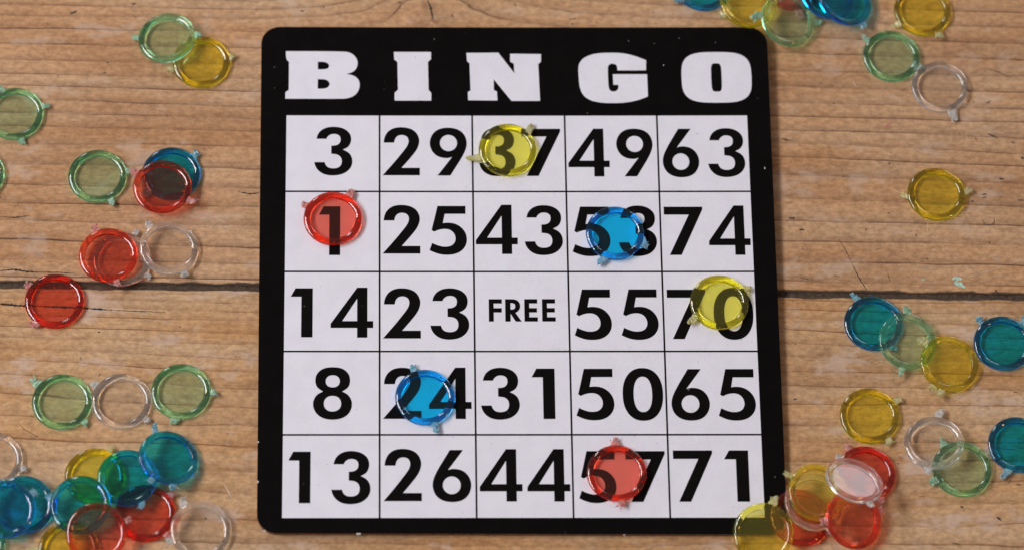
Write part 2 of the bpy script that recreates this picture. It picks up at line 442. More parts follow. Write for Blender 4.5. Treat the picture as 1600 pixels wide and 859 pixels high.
NICKS = [['crack', [[-168.3, 3.54], [-161.1, 2.87], [-155.0, 2.66]], 0.93],
    ['crack', [[-155.0, 2.66], [-140.6, 2.0], [-131.4, 1.33]], 0.83],
    ['crack', [[-131.4, 1.33], [-123.2, 0.89], [-114.3, 0.68]], 0.33],
    ['crack', [[-168.6, 34.4], [-163.4, 34.18], [-159.1, 34.88]], 0.41],
    ['crack', [[-135.5, 36.68], [-129.3, 36.58]], 0.21],
    ['crack', [[-167.8, 15.13], [-163.3, 15.59], [-159.6, 14.91], [-155.0, 14.69]], 0.72],
    ['crack', [[-155.0, 14.69], [-149.3, 14.59], [-143.5, 14.26]], 0.37],
    ['crack', [[-91.6, 43.64], [-87.8, 42.95], [-84.5, 43.19]], 0.45],
    ['nick', [[-148.3, 109.55], [-146.2, 110.53]], 1.03],
    ['nick', [[-128.0, 113.29], [-126.5, 113.54]], 0.83],
    ['nick', [[-137.0, 87.17], [-135.7, 87.42]], 0.83],
    ['nick', [[-135.9, 91.25], [-135.0, 91.26]], 0.62],
    ['nick', [[-115.7, 71.53], [-114.9, 71.29]], 0.83],
    ['nick', [[-153.3, 83.28], [-153.1, 83.05]], 0.83],
    ['nick', [[-155.8, 105.39], [-155.6, 105.88]], 0.62],
    ['nick', [[-135.8, -6.57], [-134.8, -6.34]], 0.52],
    ['nick', [[-109.7, -4.51], [-109.1, -4.51]], 0.41],
    ['nick', [[-151.8, -44.97], [-151.4, -45.19]], 0.72],
    ['nick', [[-133.4, -40.36], [-133.2, -40.36]], 0.72],
    ['nick', [[-91.7, -38.16], [-91.3, -38.16]], 0.62],
    ['nick', [[-93.7, -41.68], [-93.3, -41.68]], 0.41],
    ['nick', [[-159.8, -38.17], [-157.9, -40.14], [-152.5, -43.43]], 0.25],
    ['nick', [[-141.1, -14.87], [-140.6, -16.43]], 0.31],
    ['nick', [[-135.0, -21.78], [-134.4, -20.89]], 0.52],
    ['nick', [[-100.3, -70.19], [-99.8, -70.62]], 0.83],
    ['nick', [[-71.7, 111.12], [-70.6, 110.89]], 0.83],
    ['nick', [[-64.2, 112.38], [-63.8, 112.38]], 0.93],
    ['crack', [[-29.3, 115.48], [-28.3, 112.55], [-27.6, 108.16]], 0.72],
    ['nick', [[-27.7, 107.43], [-27.4, 107.19]], 0.83],
    ['nick', [[-21.4, 109.9], [-20.8, 108.93]], 0.83],
    ['nick', [[-39.6, 114.2], [-37.9, 114.46]], 0.72],
    ['nick', [[-0.4, 114.15], [0.5, 113.17]], 0.83],
    ['nick', [[18.8, 106.67], [19.4, 106.19]], 0.83],
    ['nick', [[45.9, 110.95], [46.6, 110.95]], 0.83],
    ['nick', [[18.2, 108.13], [20.3, 108.63]], 0.62],
    ['nick', [[26.7, 107.2], [27.8, 106.96]], 0.62],
    ['nick', [[87.3, 63.91], [88.8, 63.21], [91.3, 62.98]], 0.62],
    ['nick', [[156.9, 90.52], [161.1, 88.85], [165.3, 86.69]], 0.31],
    ['nick', [[155.9, 65.8], [157.8, 64.86], [159.4, 64.15]], 0.72],
    ['nick', [[163.6, 62.74], [164.9, 62.26]], 0.62],
    ['nick', [[156.0, 77.03], [158.0, 78.0]], 0.52],
    ['nick', [[122.3, 54.79], [123.1, 54.56]], 0.72],
    ['nick', [[166.4, 56.82], [167.5, 56.82]], 1.03],
    ['nick', [[104.8, 77.08], [106.0, 76.85]], 0.62],
    ['nick', [[88.6, 34.54], [90.5, 34.55]], 1.03],
    ['nick', [[91.7, 30.37], [93.6, 30.37]], 0.93],
    ['nick', [[94.4, 29.68], [94.7, 29.68]], 0.62],
    ['nick', [[120.9, 36.49], [121.9, 36.49]], 0.62],
    ['nick', [[113.4, 30.42], [113.8, 30.42]], 0.62],
    ['nick', [[129.9, 28.83], [130.1, 28.13]], 0.52],
    ['nick', [[158.6, 49.0], [160.3, 49.01]], 1.03],
    ['nick', [[152.5, 42.18], [154.0, 42.41]], 0.62],
    ['nick', [[152.5, 43.35], [154.2, 43.35]], 0.62],
    ['nick', [[148.6, 40.76], [149.8, 41.0]], 0.83],
    ['nick', [[164.2, 41.27], [166.4, 41.27]], 0.52],
    ['nick', [[152.1, 34.23], [152.7, 32.37], [154.7, 32.14], [156.1, 33.07], [156.0, 34.94]], 0.41],
    ['nick', [[153.7, 25.17], [154.1, 26.1]], 0.62],
    ['nick', [[92.5, 23.89], [92.7, 23.19]], 0.52],
    ['nick', [[132.9, 19.81], [133.4, 20.04]], 0.72],
    ['nick', [[117.0, 23.47], [117.4, 23.47]], 0.62],
    ['crack', [[104.0, 27.61], [106.3, 23.68], [108.5, 17.92]], 0.19],
    ['crack', [[108.5, 17.92], [110.4, 13.09], [112.7, 8.74]], 0.41],
    ['nick', [[119.9, 14.49], [120.5, 11.73]], 0.25],
    ['nick', [[87.1, -29.68], [88.2, -29.68]], 1.03],
    ['nick', [[88.2, -10.39], [89.0, -10.39]], 0.62],
    ['nick', [[102.1, 14.0], [104.1, 13.54]], 0.41],
    ['nick', [[91.2, 13.06], [96.3, 12.15]], 0.25],
    ['nick', [[154.7, 9.04], [155.2, 7.66]], 1.03],
    ['nick', [[150.9, -46.75], [158.1, -47.2]], 0.31],
    ['nick', [[138.4, -66.48], [139.5, -67.13]], 0.93],
    ['nick', [[139.3, -67.79], [139.5, -68.0]], 0.72],
    ['nick', [[149.7, -70.18], [151.3, -71.49]], 0.83],
    ['nick', [[156.8, -59.07], [158.2, -59.29]], 0.62],
    ['nick', [[119.2, -51.81], [120.0, -52.03]], 0.62],
    ['nick', [[125.3, -63.2], [127.4, -63.2]], 0.25],
    ['nick', [[134.9, -78.83], [137.5, -79.48]], 0.33],
    ['nick', [[158.2, -27.2], [159.5, -27.19]], 0.72],
    ['nick', [[153.9, -59.28], [155.3, -57.31]], 0.25],
    ['chalk', [[134.2, 34.19], [133.9, 30.93], [133.6, 27.91]], 0.25],
    ['chalk', [[112.2, 85.03], [113.0, 83.35]], 0.41],
    ['chalk', [[160.1, 18.01], [164.9, 20.1]], 0.25],
    ['chalk', [[145.1, 12.92], [152.0, 15.47], [158.4, 17.55]], 0.14],
    ['chalk', [[-125.8, -7.23], [-125.4, -7.68]], 0.45],
    ['chalk', [[98.7, 17.21], [98.9, 16.98]], 0.41],
    ['chalk', [[106.4, 45.81], [106.6, 45.57]], 0.41],
    ['chalk', [[135.0, 23.05], [135.9, 23.28]], 0.72],
    ['chalk', [[139.2, 23.29], [140.3, 23.75]], 0.62],
    ['chalk', [[-48.0, 109.77], [-48.4, 109.04]], 0.41],
    ['chalk', [[-94.4, -59.16], [-93.2, -60.9], [-91.9, -63.72]], 0.25],
    ['teal', [[141.5, 11.77], [143.1, 10.85], [144.9, 9.71]], 1.65],
    ['teal', [[140.9, 12.69], [142.4, 13.15], [144.0, 12.69]], 1.24],
    ['teal', [[130.8, 12.44], [132.1, 12.67]], 0.41],
    ['pink', [[121.6, 68.07], [123.1, 69.03], [124.4, 69.51]], 0.83],
    ['rust', [[151.6, 64.6], [152.1, 63.17]], 0.93]]


def gap_y(x):
    return 8.45 - 0.01155 * x


def ring_at(st, y):
    ys = [-k for k in st]               # rises as we go down the board
    return interp(ys, list(range(len(ys))), -y)


def knot_bump(x, y):
    if x < BUMP[0][0] or x > BUMP[-1][0]:
        return 0.0
    b = interp([k[0] for k in BUMP], [k[1] for k in BUMP], x)
    return b * math.exp(-max(0.0, 114.0 - y) / 16.0)


def ring(x, y, sides):
    yy = y - knot_bump(x, y) if sides is UPPER else y
    st = [ring_at(s, yy) for s in sides]
    if x < STX[1]:
        u = max(-1.0, (x - STX[0]) / (STX[1] - STX[0]))
        return st[0] * (1 - u) + st[1] * u
    if x < STX[2]:
        u = (x - STX[1]) / (STX[2] - STX[1])
        return st[1] * (1 - u) + st[2] * u
    u = min(2.0, (x - STX[2]) / (STX[3] - STX[2]))
    return st[2] * (1 - u) + st[3] * u


UPPER = UP_L + UP_R
LOWER = LO_L + LO_R


def board(name, y_far, sgn, sides, mat, seed):
    """One board from the joint outwards; sgn +1 is the far board, -1 the near one."""
    X0, X1, NX = -420.0, 420.0, 421
    rows = [0.0, 0.25, 0.6, 1.0, 1.6] + [2.5 + 1.5 * k for k in range(90)]
    k = rows[-1]
    while k < y_far:
        k += 12.0
        rows.append(k)
    v, ring_a, edge_a = [], [], []
    for j, d in enumerate(rows):
        for i in range(NX):
            x = X0 + (X1 - X0) * i / (NX - 1)
            n1 = noise.noise(Vector((x * 0.09, seed, 0)))
            n2 = noise.noise(Vector((x * 0.5, seed + 9, 0)))
            half = (0.62 if sgn > 0 else 0.74) + (0.22 if sgn > 0 else 0.45) * n1 + (0.18 if sgn > 0 else 0.35) * n2
            y = gap_y(x) + sgn * (half + d)
            z = -0.9 * max(0.0, 1 - d / 1.0) ** 2
            v.append((x * MM, y * MM, z * MM))
            ring_a.append(ring(x, y, sides))
            edge_a.append(d)
    nt_ = len(v)
    for i in range(NX):                  # board side going down into the joint
        v.append((v[i][0], v[i][1] - sgn * 0.0001, -0.020))
        ring_a.append(ring_a[i])
        edge_a.append(0.0)
    f = []
    for j in range(len(rows) - 1):
        for i in range(NX - 1):
            a = j * NX + i
            q = (a, a + 1, a + NX + 1, a + NX)
            f.append(q if sgn > 0 else q[::-1])
    for i in range(NX - 1):
        q = (nt_ + i, nt_ + i + 1, i + 1, i)
        f.append(q if sgn > 0 else q[::-1])
    mi = [0] * len(f)
    # dents, cracks and paint flecks of this board
    mats = [mat]
    for kind, pl, w in NICKS:
        c = pl[len(pl) // 2]
        if (c[1] - gap_y(c[0])) * sgn < 0:
            continue
        if MARKS[kind] not in mats:
            mats.append(MARKS[kind])
        pts = []
        rng = random.Random(int(c[0] * 10) + 7)
        for a, b in zip(pl[:-1], pl[1:]):
            L = math.hypot(b[0] - a[0], b[1] - a[1])
            ns = max(2, int(L / 0.45))
            pts += [(a[0] + (b[0] - a[0]) * s / ns, a[1] + (b[1] - a[1]) * s / ns) for s in range(ns)]
        pts.append(tuple(pl[-1]))
        n0, m = len(v), len(pts)
        zz = 0.012 + 0.0021 * (NICKS.index([kind, pl, w]) % 9)
        for s, (x, y) in enumerate(pts):
            a, b = pts[max(0, s - 1)], pts[min(m - 1, s + 1)]
            tx, ty = b[0] - a[0], b[1] - a[1]
            l = math.hypot(tx, ty) or 1.0
            taper = (0.25 + 0.75 * math.sin(math.pi * min(0.97, max(0.03, s / (m - 1)))) ** 0.6)
            hw = 0.66 * w * taper * rng.uniform(0.45, 1.15) * (1.0 if kind in ('teal', 'pink') else 0.85)
            o1, o2 = hw * rng.uniform(0.5, 1.25), hw * rng.uniform(0.5, 1.25)
            v.append(((x - ty / l * o1) * MM, (y + tx / l * o1) * MM, zz * MM))
            v.append(((x + ty / l * o2) * MM, (y - tx / l * o2) * MM, zz * MM))
            ring_a += [0, 0]
            edge_a += [9, 9]
        for s in range(m - 1):
            a = n0 + 2 * s
            f.append((a, a + 1, a + 3, a + 2))
            mi.append(mats.index(MARKS[kind]))
    me = pydata(name, v, f)
    for nm, arr in (('ring', ring_a), ('edge', edge_a)):
        at_ = me.attributes.new(nm, 'FLOAT', 'POINT')
        at_.data.foreach_set('value', arr)
    o = link(name, me, mats, None, True)
    me.polygons.foreach_set('material_index', mi)
    o['kind'] = 'structure'
    o['label'] = 'worn pine table board with fine dark growth lines' if sgn > 0 else 'worn pine table board with orange grain and pale patches'
    return o


board('table_board', 330.0, 1, UPPER, M_WOOD_A, 3.0)
board('table_board', 330.0, -1, LOWER, M_WOOD_B, 31.0)

# packed dirt in the joint
v, f = [], []
NX = 900
for i in range(NX):
    x = -420 + 840 * i / (NX - 1)
    for j in range(7):
        y = gap_y(x) - 1.9 + 3.8 * j / 6
        z = -0.95 + 0.45 * abs(j - 3) / 3 + 0.42 * noise.noise(Vector((x * 0.9, y * 1.3, 5))) + 0.18 * noise.noise(Vector((x * 3, y * 3, 2)))
        v.append((x * MM, y * MM, z * MM))
for i in range(NX - 1):
    for j in range(6):
        a = i * 7 + j
        f.append((a, a + 7, a + 8, a + 1))
o = link('joint_dirt', pydata('joint_dirt', v, f), M_DIRT, None, True)
o['kind'] = 'structure'

# ------------------------------------------------------------------ the bingo card
CT = 0.0015                              # top of the card above the table


def lift(x, y):
    """The card bows up slightly towards its far right corner (metres)."""
    u = min(1.0, max(0.0, (x + 0.0842) / 0.1675))
    w = min(1.0, max(0.0, (y + 0.0763) / 0.1803))
    return 0.0013 * u * u * w


card = thing('bingo_card', 'black and white bingo card lying flat across both boards', 'bingo card', (0, 0, 0))
TL, TR, BR, BL = (-84.65, 104.1), (83.85, 104.0), (82.95, -76.65), (-83.85, -76.0)


def rounded(corners, r, n=10):
    pts = []
    m = len(corners)
    for k in range(m):
        p, c, q = Vector(corners[k - 1]), Vector(corners[k]), Vector(corners[(k + 1) % m])
        a, b = (p - c).normalized(), (q - c).normalized()
        s, e = c + a * r, c + b * r
        for t in range(n + 1):
            th = t / n
            # circular arc approximated through the corner's quarter circle
            ang = th * math.pi / 2
            ctr = c + a * r + b * r
            pts.append(ctr - b * r * math.cos(ang) - a * r * math.sin(ang))
    return pts


def slice_bm(bm, step=0.012):
    k = -0.096
    while k < 0.12:
        for ax in (0, 1):
            co, no = [0, 0, 0], [0, 0, 0]
            co[ax], no[ax] = k, 1
            bmesh.ops.bisect_plane(bm, geom=bm.verts[:] + bm.edges[:] + bm.faces[:], plane_co=co, plane_no=no)
        k += step


outline = rounded([TL, BL, BR, TR], 6.3)
bm = bmesh.new()
vs = [bm.verts.new((p.x * MM, p.y * MM, CT)) for p in outline]
top = bm.faces.new(vs)
if top.normal.z < 0:
    top.normal_flip()
slice_bm(bm)
bm.normal_update()
top_faces = bm.faces[:]
for fc in top_faces:
    if fc.normal.z < 0:
        fc.normal_flip()
ret = bmesh.ops.extrude_face_region(bm, geom=top_faces)
# the extruded copy becomes the printed top; the originals stay below as the underside
newv = [e for e in ret['geom'] if isinstance(e, bmesh.types.BMVert)]
newset = set(newv)
for vv in bm.verts:
    l_ = lift(vv.co.x, vv.co.y)
    vv.co.z = CT + l_ if vv in newset else 0.00005 + l_
bmesh.ops.recalc_face_normals(bm, faces=bm.faces[:])
bm.normal_update()
for fc in bm.faces:
    fc.material_index = 0 if all(vv in newset for vv in fc.verts) else 1
me = bpy.data.meshes.new('card_board')
bm.to_mesh(me)
bm.free()
link('card_board', me, [M_BLACK, M_BOARD], card)


def sheet(name, polys, mat, dz, cut=False):
    """Flat printed area(s) dz above the card; polys are outlines in metres, holes included as further loops."""
    cu = bpy.data.curves.new(name, 'CURVE')
    cu.dimensions = '2D'
    cu.fill_mode = 'FRONT'
    for pl in polys:
        sp = cu.splines.new('POLY')
        sp.points.add(len(pl) - 1)
        for k, (x, y) in enumerate(pl):
            sp.points[k].co = (x, y, 0, 1)
        sp.use_cyclic_u = True
    tmp = bpy.data.objects.new(name, cu)
    COL.objects.link(tmp)
    bpy.context.view_layer.update()
    dg = bpy.context.evaluated_depsgraph_get()
    me_ = bpy.data.meshes.new_from_object(tmp.evaluated_get(dg))
    bpy.data.objects.remove(tmp)
    bpy.data.curves.remove(cu)
    b = bmesh.new()
    b.from_mesh(me_)
    if cut:
        slice_bm(b)
    b.normal_update()
    for fc in b.faces:
        if fc.normal.z < 0:
            fc.normal_flip()
    for vv in b.verts:
        vv.co.z = CT + dz + lift(vv.co.x, vv.co.y)
    b.to_mesh(me_)
    b.free()
    me_.name = name
    me_.materials.clear()
    return link(name, me_, mat, card)


GX = [-76.0, -45.38, -14.88, 15.64, 46.12, 76.0]
GY = [70.92, 43.1, 14.32, -13.8, -42.68, -70.92]
sheet('number_panel', [[(GX[0] * MM, GY[5] * MM), (GX[5] * MM, GY[5] * MM), (GX[5] * MM, GY[0] * MM), (GX[0] * MM, GY[0] * MM)]],
      M_WHITE, 0.00002, True)
# ruled lines: the upright ones run through, the level ones are butted between them
lw = 0.29
bars = []
for x in GX[1:5]:
    bars.append((x - lw, GY[5], x + lw, GY[0]))
for y in GY[1:5]:
    for k in range(5):
        bars.append((GX[k] + (lw if k else 0), y - lw, GX[k + 1] - (lw if k < 4 else 0), y + lw))
v, f = [], []
for x0, y0, x1, y1 in bars:
    nseg = 12
    up = (y1 - y0) > (x1 - x0)
    b0 = len(v)
    for s in range(nseg + 1):
        t = s / nseg
        pr = [(x0, y0 + (y1 - y0) * t), (x1, y0 + (y1 - y0) * t)] if up else [(x0 + (x1 - x0) * t, y1), (x0 + (x1 - x0) * t, y0)]
        for (x, y) in pr:
            v.append((x * MM, y * MM, CT + 0.00004 + lift(x * MM, y * MM)))
    for s in range(nseg):
        a = b0 + 2 * s
        f.append((a, a + 1, a + 3, a + 2))
link('ruled_lines', pydata('ruled_lines', v, f), M_INK, card)

# letter and figure outlines, traced as closed curves in their own box
def P(s):
    n = [float(k) for k in s.replace(',', ' ').split()]
    return list(zip(n[::2], n[1::2]))


def ell(cx_, cy_, rx, ry, p=2.0, n=40):
    out = []
    for k in range(n):
        a = 2 * math.pi * k / n
        c, s = math.cos(a), math.sin(a)
        out.append((cx_ + rx * math.copysign(abs(c) ** (2 / p), c), cy_ + ry * math.copysign(abs(s) ** (2 / p), s)))
    return out


def soft(pl, keep=50.0, rounds=2):
    """Round the traced curve where it bends gently; corners sharper than keep degrees stay."""
    for _ in range(rounds):
        m = len(pl)
        hard = []
        for k in range(m):
            a, b, c = Vector(pl[k - 1]), Vector(pl[k]), Vector(pl[(k + 1) % m])
            u, w = b - a, c - b
            ang = math.degrees(u.angle(w)) if u.length and w.length else 0
            hard.append(ang > keep or (ang < 1.0))
        out = []
        for k in range(m):
            a, b, c = Vector(pl[k - 1]), Vector(pl[k]), Vector(pl[(k + 1) % m])
            if hard[k]:
                out.append(tuple(b))
            else:
                out.append(tuple(a * 0.25 + b * 0.75))
                out.append(tuple(b * 0.75 + c * 0.25))
        pl = out
        keep = min(keep, 50)
    return pl


G = {
    '1': [P('95 133 240 133 240 560 145 560 145 207 55 207')],
    '2': [P('858 250 862 215 875 178 900 145 935 122 975 112 1010 110 1050 113 1090 124 1125 145 1150 178 1163 215 1164 245 1155 285 1135 325 1105 365 1060 420 1010 478 1167 478 1167 545 850 545 960 415 1010 350 1045 305 1066 270 1073 240 1070 215 1058 196 1038 184 1012 180 985 185 965 200 953 222 948 250')],
    '3': [P('433 238 440 205 460 172 490 148 530 132 580 127 630 132 675 148 708 175 726 205 731 240 727 272 712 303 690 322 658 336 690 350 718 372 735 402 742 440 738 475 720 510 690 540 645 562 580 572 520 566 475 548 440 515 422 482 415 450 503 450 510 472 525 492 548 503 577 507 610 503 635 490 648 468 652 440 647 413 632 392 605 378 560 374 560 301 595 299 622 288 637 268 641 243 636 218 620 202 600 195 580 193 555 197 535 210 522 225 518 238')],
    '4': [P('780 125 885 125 885 470 945 470 945 540 885 540 885 640 780 640 780 540 507 540 507 497'), P('625 470 780 470 780 238')],
    '5': [P('952 517 1122 517 1122 565 995 565 983 622 1005 619 1035 620 1067 628 1098 648 1122 680 1130 715 1127 745 1112 775 1085 798 1050 811 1010 815 970 812 935 802 902 787 918 743 945 755 975 764 1005 766 1035 760 1055 742 1062 718 1057 692 1040 670 1015 658 985 657 955 663 930 674 915 665')],
    '6': [P('1403 120 1513 120 1385 288 1412 279 1445 277 1490 284 1530 305 1560 340 1576 380 1580 415 1574 455 1555 495 1525 527 1480 548 1420 555 1360 548 1310 525 1278 490 1262 450 1257 410 1263 370 1280 325 1310 270 1350 205'), ell(1417, 414, 75, 74)],
    '7': [P('55 177 482 177 482 207 236 712 107 712 330 265 55 265')],
    '8': [P('310 102 380 107 440 125 490 165 518 215 523 270 515 320 490 360 425 400 480 425 520 465 542 515 546 560 538 610 510 665 460 708 390 735 310 743 230 735 160 708 110 665 80 610 70 560 74 515 96 465 135 425 192 400 130 360 105 320 96 270 102 215 130 165 180 125 240 107'), ell(310, 275, 87, 74, 2.2), ell(308, 547, 106, 95, 2.2)],
    '0': [ell(445, 664, 113, 146, 2.25), ell(445, 664, 52, 98, 2.3)],
    'F': [P('622 133 695 133 695 157 649 157 649 183 694 183 694 207 649 207 649 258 622 258')],
    'R': [P('714 133 760 133 780 138 794 153 798 172 794 190 780 205 770 209 805 258 772 258 743 214 743 258 714 258'), P('743 155 755 155 767 160 771 172 767 186 755 191 743 191')],
    'E': [P('821 133 893 133 893 157 848 157 848 183 891 183 891 207 848 207 848 234 895 234 895 258 821 258')],
    'B': [P('124 163 365 163 395 168 418 185 428 212 420 238 402 252 380 258 410 264 430 280 436 303 430 330 412 350 385 360 355 362 124 362 124 335 138 325 138 208 126 198'), P('259 207 285 207 300 212 307 222 303 234 290 239 259 239'), P('259 280 288 280 303 287 310 300 304 313 288 320 259 320')],
    'I': [P('578 168 733 168 733 198 720 210 722 325 733 338 733 370 581 370 581 338 595 325 593 210 580 200')],
    'N': [P('93 76 253 75 332 178 330 130 312 120 312 80 467 82 466 120 452 132 458 316 315 316 228 208 228 262 244 270 245 314 99 313 98 272 112 264 108 128 96 118')],
    'G': [P('565 205 520 187 470 175 415 173 350 176 305 192 283 215 278 240 280 290 283 320 295 350 325 372 375 382 430 383 480 380 530 370 568 355 567 263 423 263 424 307 445 307 446 318 440 330 425 336 410 332 403 318 402 240 405 226 415 219 430 219 441 226 443 240 443 247 563 247')],
    'O': [ell(856.5, 277.5, 146.5, 105.5, 3.4), ell(856, 278, 22, 59, 4.5)],
}
SHARP = set('147FINE')
GN = {}
for ch, loops in G.items():
    xs = [p[0] for p in loops[0]]
    ys = [p[1] for p in loops[0]]
    x0, x1, y0, y1 = min(xs), max(xs), min(ys), max(ys)
    res = []
    for k, lp in enumerate(loops):
        if ch not in SHARP:
            lp = soft(lp, 48.0 if ch != 'G' else 60.0)
        res.append([((p[0] - x0) / (x1 - x0), (p[1] - y0) / (y1 - y0)) for p in lp])
    GN[ch] = res
GN['9'] = [[(1 - x, 1 - y) for x, y in lp] for lp in GN['6']]


def glyph(ch, x0, x1, y0, y1):
    """Outline of ch on the card where the print spans x0..x1, y0..y1 of the photograph."""
    a, b, c, d = at(x0, y0, CT), at(x1, y0, CT), at(x1, y1, CT), at(x0, y1, CT)
    hw = 0.5 * ((b - a).length + (c - d).length)
    hh = 0.5 * ((a - d).length + (b - c).length)
    m = (a + b + c + d) / 4
    return [[(m.x + (x - 0.5) * hw, m.y - (y - 0.5) * hh) for x, y in lp] for lp in GN[ch]]


NUMBERS = [
    [('3', 491.2, 550.7, 198.5, 275)],
    [('2', 598, 655.7, 199.5, 274.5), ('9', 671.4, 729.5, 200.2, 275)],
    [('3', 748.5, 805.5, 200.5, 276.3), ('7', 815, 875.7, 202.6, 276)],
    [('4', 887.6, 952, 202.6, 277), ('9', 962.9, 1019.9, 202.6, 277)],
    [('6', 1034.8, 1091.8, 203.4, 279), ('3', 1105.6, 1163.4, 202.6, 279)],
    [('1', 498.2, 531.5, 322.7, 398.8)],
    [('2', 598, 656.5, 320.7, 396.5), ('5', 671, 729.5, 322.5, 398.8)],
    [('4', 743.3, 808.5, 320.8, 397.4), ('3', 819.6, 879.2, 321.4, 399.6)],
    [('5', 893.9, 953.5, 324, 401.3), ('3', 966.5, 1025.9, 322.4, 401.6)],
    [('7', 1037.9, 1098.2, 324.7, 399.6), ('4', 1107, 1171.6, 323, 399.6)],
    [('1', 454, 488.4, 450, 526.4), ('4', 516.7, 583, 449, 527)],
    [('2', 598.4, 657.3, 450, 528.3), ('3', 672.4, 733, 450, 530.5)],
    [('F', 763.7, 784.1, 467.2, 502.1), ('R', 789.4, 814.9, 467.2, 502.1), ('E', 819.3, 840, 467.2, 502.1), ('E', 847, 867.9, 467.2, 502.1)],
    [('5', 897.3, 955.7, 452.4, 531.2), ('5', 970.3, 1028.7, 452.4, 531.2)],
    [('7', 1042.7, 1103, 453, 529.8), ('0', 1114.8, 1176.8, 450.4, 531.2)],
    [('8', 489, 550, 573, 655.2)],
    [('2', 598.4, 658.4, 573.9, 653.7), ('4', 670.2, 736.6, 573.9, 653.9)],
    [('3', 751.5, 812, 573.9, 655.4), ('1', 831, 867, 575.5, 654)],
    [('5', 900, 959.7, 575.9, 656.4), ('0', 972.8, 1036, 574.8, 657)],
    [('6', 1048.5, 1108.6, 576.7, 657), ('5', 1121.8, 1180.4, 576.7, 657)],
    [('1', 450.3, 485, 705, 785.4), ('3', 517.8, 579, 703.8, 787.4)],
    [('2', 599.4, 658.8, 700.6, 782.2), ('6', 675.7, 736.3, 702.5, 784)],
    [('4', 749.4, 816, 701.2, 782.8), ('4', 823.8, 890.6, 701.2, 782.8)],
    [('5', 904.4, 963, 704.4, 785.6), ('7', 978, 1039.5, 704.4, 783.5)],
    [('7', 1052.5, 1113.8, 703.4, 783.2), ('1', 1132.3, 1170.2, 703.4, 783.2)],
]
for num in NUMBERS:
    word = num[0][0] == 'F'
    o = sheet('printed_word' if word else 'printed_number', [lp for g in num for lp in glyph(*g)], M_INK, 0.00006)
    o['label'] = 'the word FREE in the middle square' if word else 'black number ' + ''.join(g[0] for g in num)
for g in [('B', 446.2, 562.5, 80.8, 155), ('I', 615.4, 673.6, 82, 158), ('N', 729.1, 845.9, 83.6, 158.8),
          ('G', 903.6, 1011.3, 84.2, 163), ('O', 1064.6, 1173.8, 84.2, 163)]:
    o = sheet('heading_letter', glyph(*g), M_WHITE, 0.00003)
    o['label'] = 'white slab serif letter ' + g[0]

# bare paper where the print has chipped off along the card's edge
rng = random.Random(5)
for px, py, w, h in ((413, 829, 5, 3.2), (560, 833.2, 9, 3), (975, 835, 3.6, 2), (402.8, 752, 3, 4.5), (403.5, 690, 2.4, 3),
                     (1194.5, 265, 2, 4), (1061, 62, 1.2, 1.2), (1036.5, 104, 2.2, 2), (982, 66, 1.4, 1.2)):
    c = at(px, py, CT)
    v = []
    for k in range(9):
        a = 2 * math.pi * k / 9
        x = c.x + math.cos(a) * w * 0.1033 * MM * rng.uniform(0.7, 1.1)
        y = c.y + math.sin(a) * h * 0.114 * MM * rng.uniform(0.7, 1.1)
        v.append((x, y, CT + 0.00003 + lift(x, y)))
    link('print_chip', pydata('print_chip', v, [tuple(range(9))]), M_CHIP_MARK, card)

# faint scuffs ruled across the middle of the card
SCUFF = flat_material('grey_scuff', (0.40, 0.385, 0.41), 0.9)
v, f = [], []
for x0, y0, x1, y1, dens in ((862, 545, 912, 547, 40), (905, 545, 985, 547, 30), (980, 539, 986, 544, 8), (1155, 537, 1182, 536, 14), (743, 549, 862, 545, 34), (600, 565, 720, 556, 26), (560, 567, 600, 562, 10), (1000, 546, 1150, 547, 20)):
    for _ in range(dens):
        t = rng.random()
        c = at(x0 + (x1 - x0) * t + rng.gauss(0, 1), y0 + (y1 - y0) * t + rng.gauss(0, 1.1), CT)
        l, w = rng.uniform(0.10, 0.40) * MM, rng.uniform(0.03, 0.07) * MM
        a = rng.gauss(0, 0.4)
        ux, uy = math.cos(a), math.sin(a)
        b0 = len(v)
        for sx, sy in ((-1, -1), (1, -1), (1, 1), (-1, 1)):
            x, y = c.x + ux * l * sx / 2 - uy * w * sy / 2, c.y + uy * l * sx / 2 + ux * w * sy / 2
            v.append((x, y, CT + 0.000075 + lift(x, y) + 0.000001 * len(f) * 0.05))
        f.append((b0, b0 + 1, b0 + 2, b0 + 3))
o = link('scuff_marks', pydata('scuff_marks', v, f), SCUFF, card)
o['kind'] = 'stuff'

# ------------------------------------------------------------------ bingo chips
TH = 1.9                                 # chip thickness, mm


def arc(cx_, cz, r, a0, a1, n):
    return [(cx_ + r * math.cos(math.radians(a0 + (a1 - a0) * k / n)), cz + r * math.sin(math.radians(a0 + (a1 - a0) * k / n))) for k in range(n + 1)]


def lathe(name, prof, closed, n=112):
    """Turn a profile (r, z in mm) round the axis; closed profiles make a ring, open ones start and end on the axis."""
    v, f = [], []
    m = len(prof)
    idx = []
    for (r, z) in prof:
        if r < 1e-6:
            idx.append([len(v)] * n)
            v.append((0, 0, z * MM))
        else:
            idx.append(list(range(len(v), len(v) + n)))
            for k in range(n):
                a = 2 * math.pi * k / n
                v.append((r * math.cos(a) * MM, r * math.sin(a) * MM, z * MM))
    for j in range(m if closed else m - 1):
        A, B = idx[j], idx[(j + 1) % m]
        for k in range(n):
            q = [A[k], A[(k + 1) % n], B[(k + 1) % n], B[k]]
            q = list(dict.fromkeys(q))
            if len(q) > 2:
                f.append(q)
    me_ = pydata(name, v, f)
    b = bmesh.new()
    b.from_mesh(me_)
    bmesh.ops.recalc_face_normals(b, faces=b.faces[:])
    b.to_mesh(me_)
    b.free()
    return me_


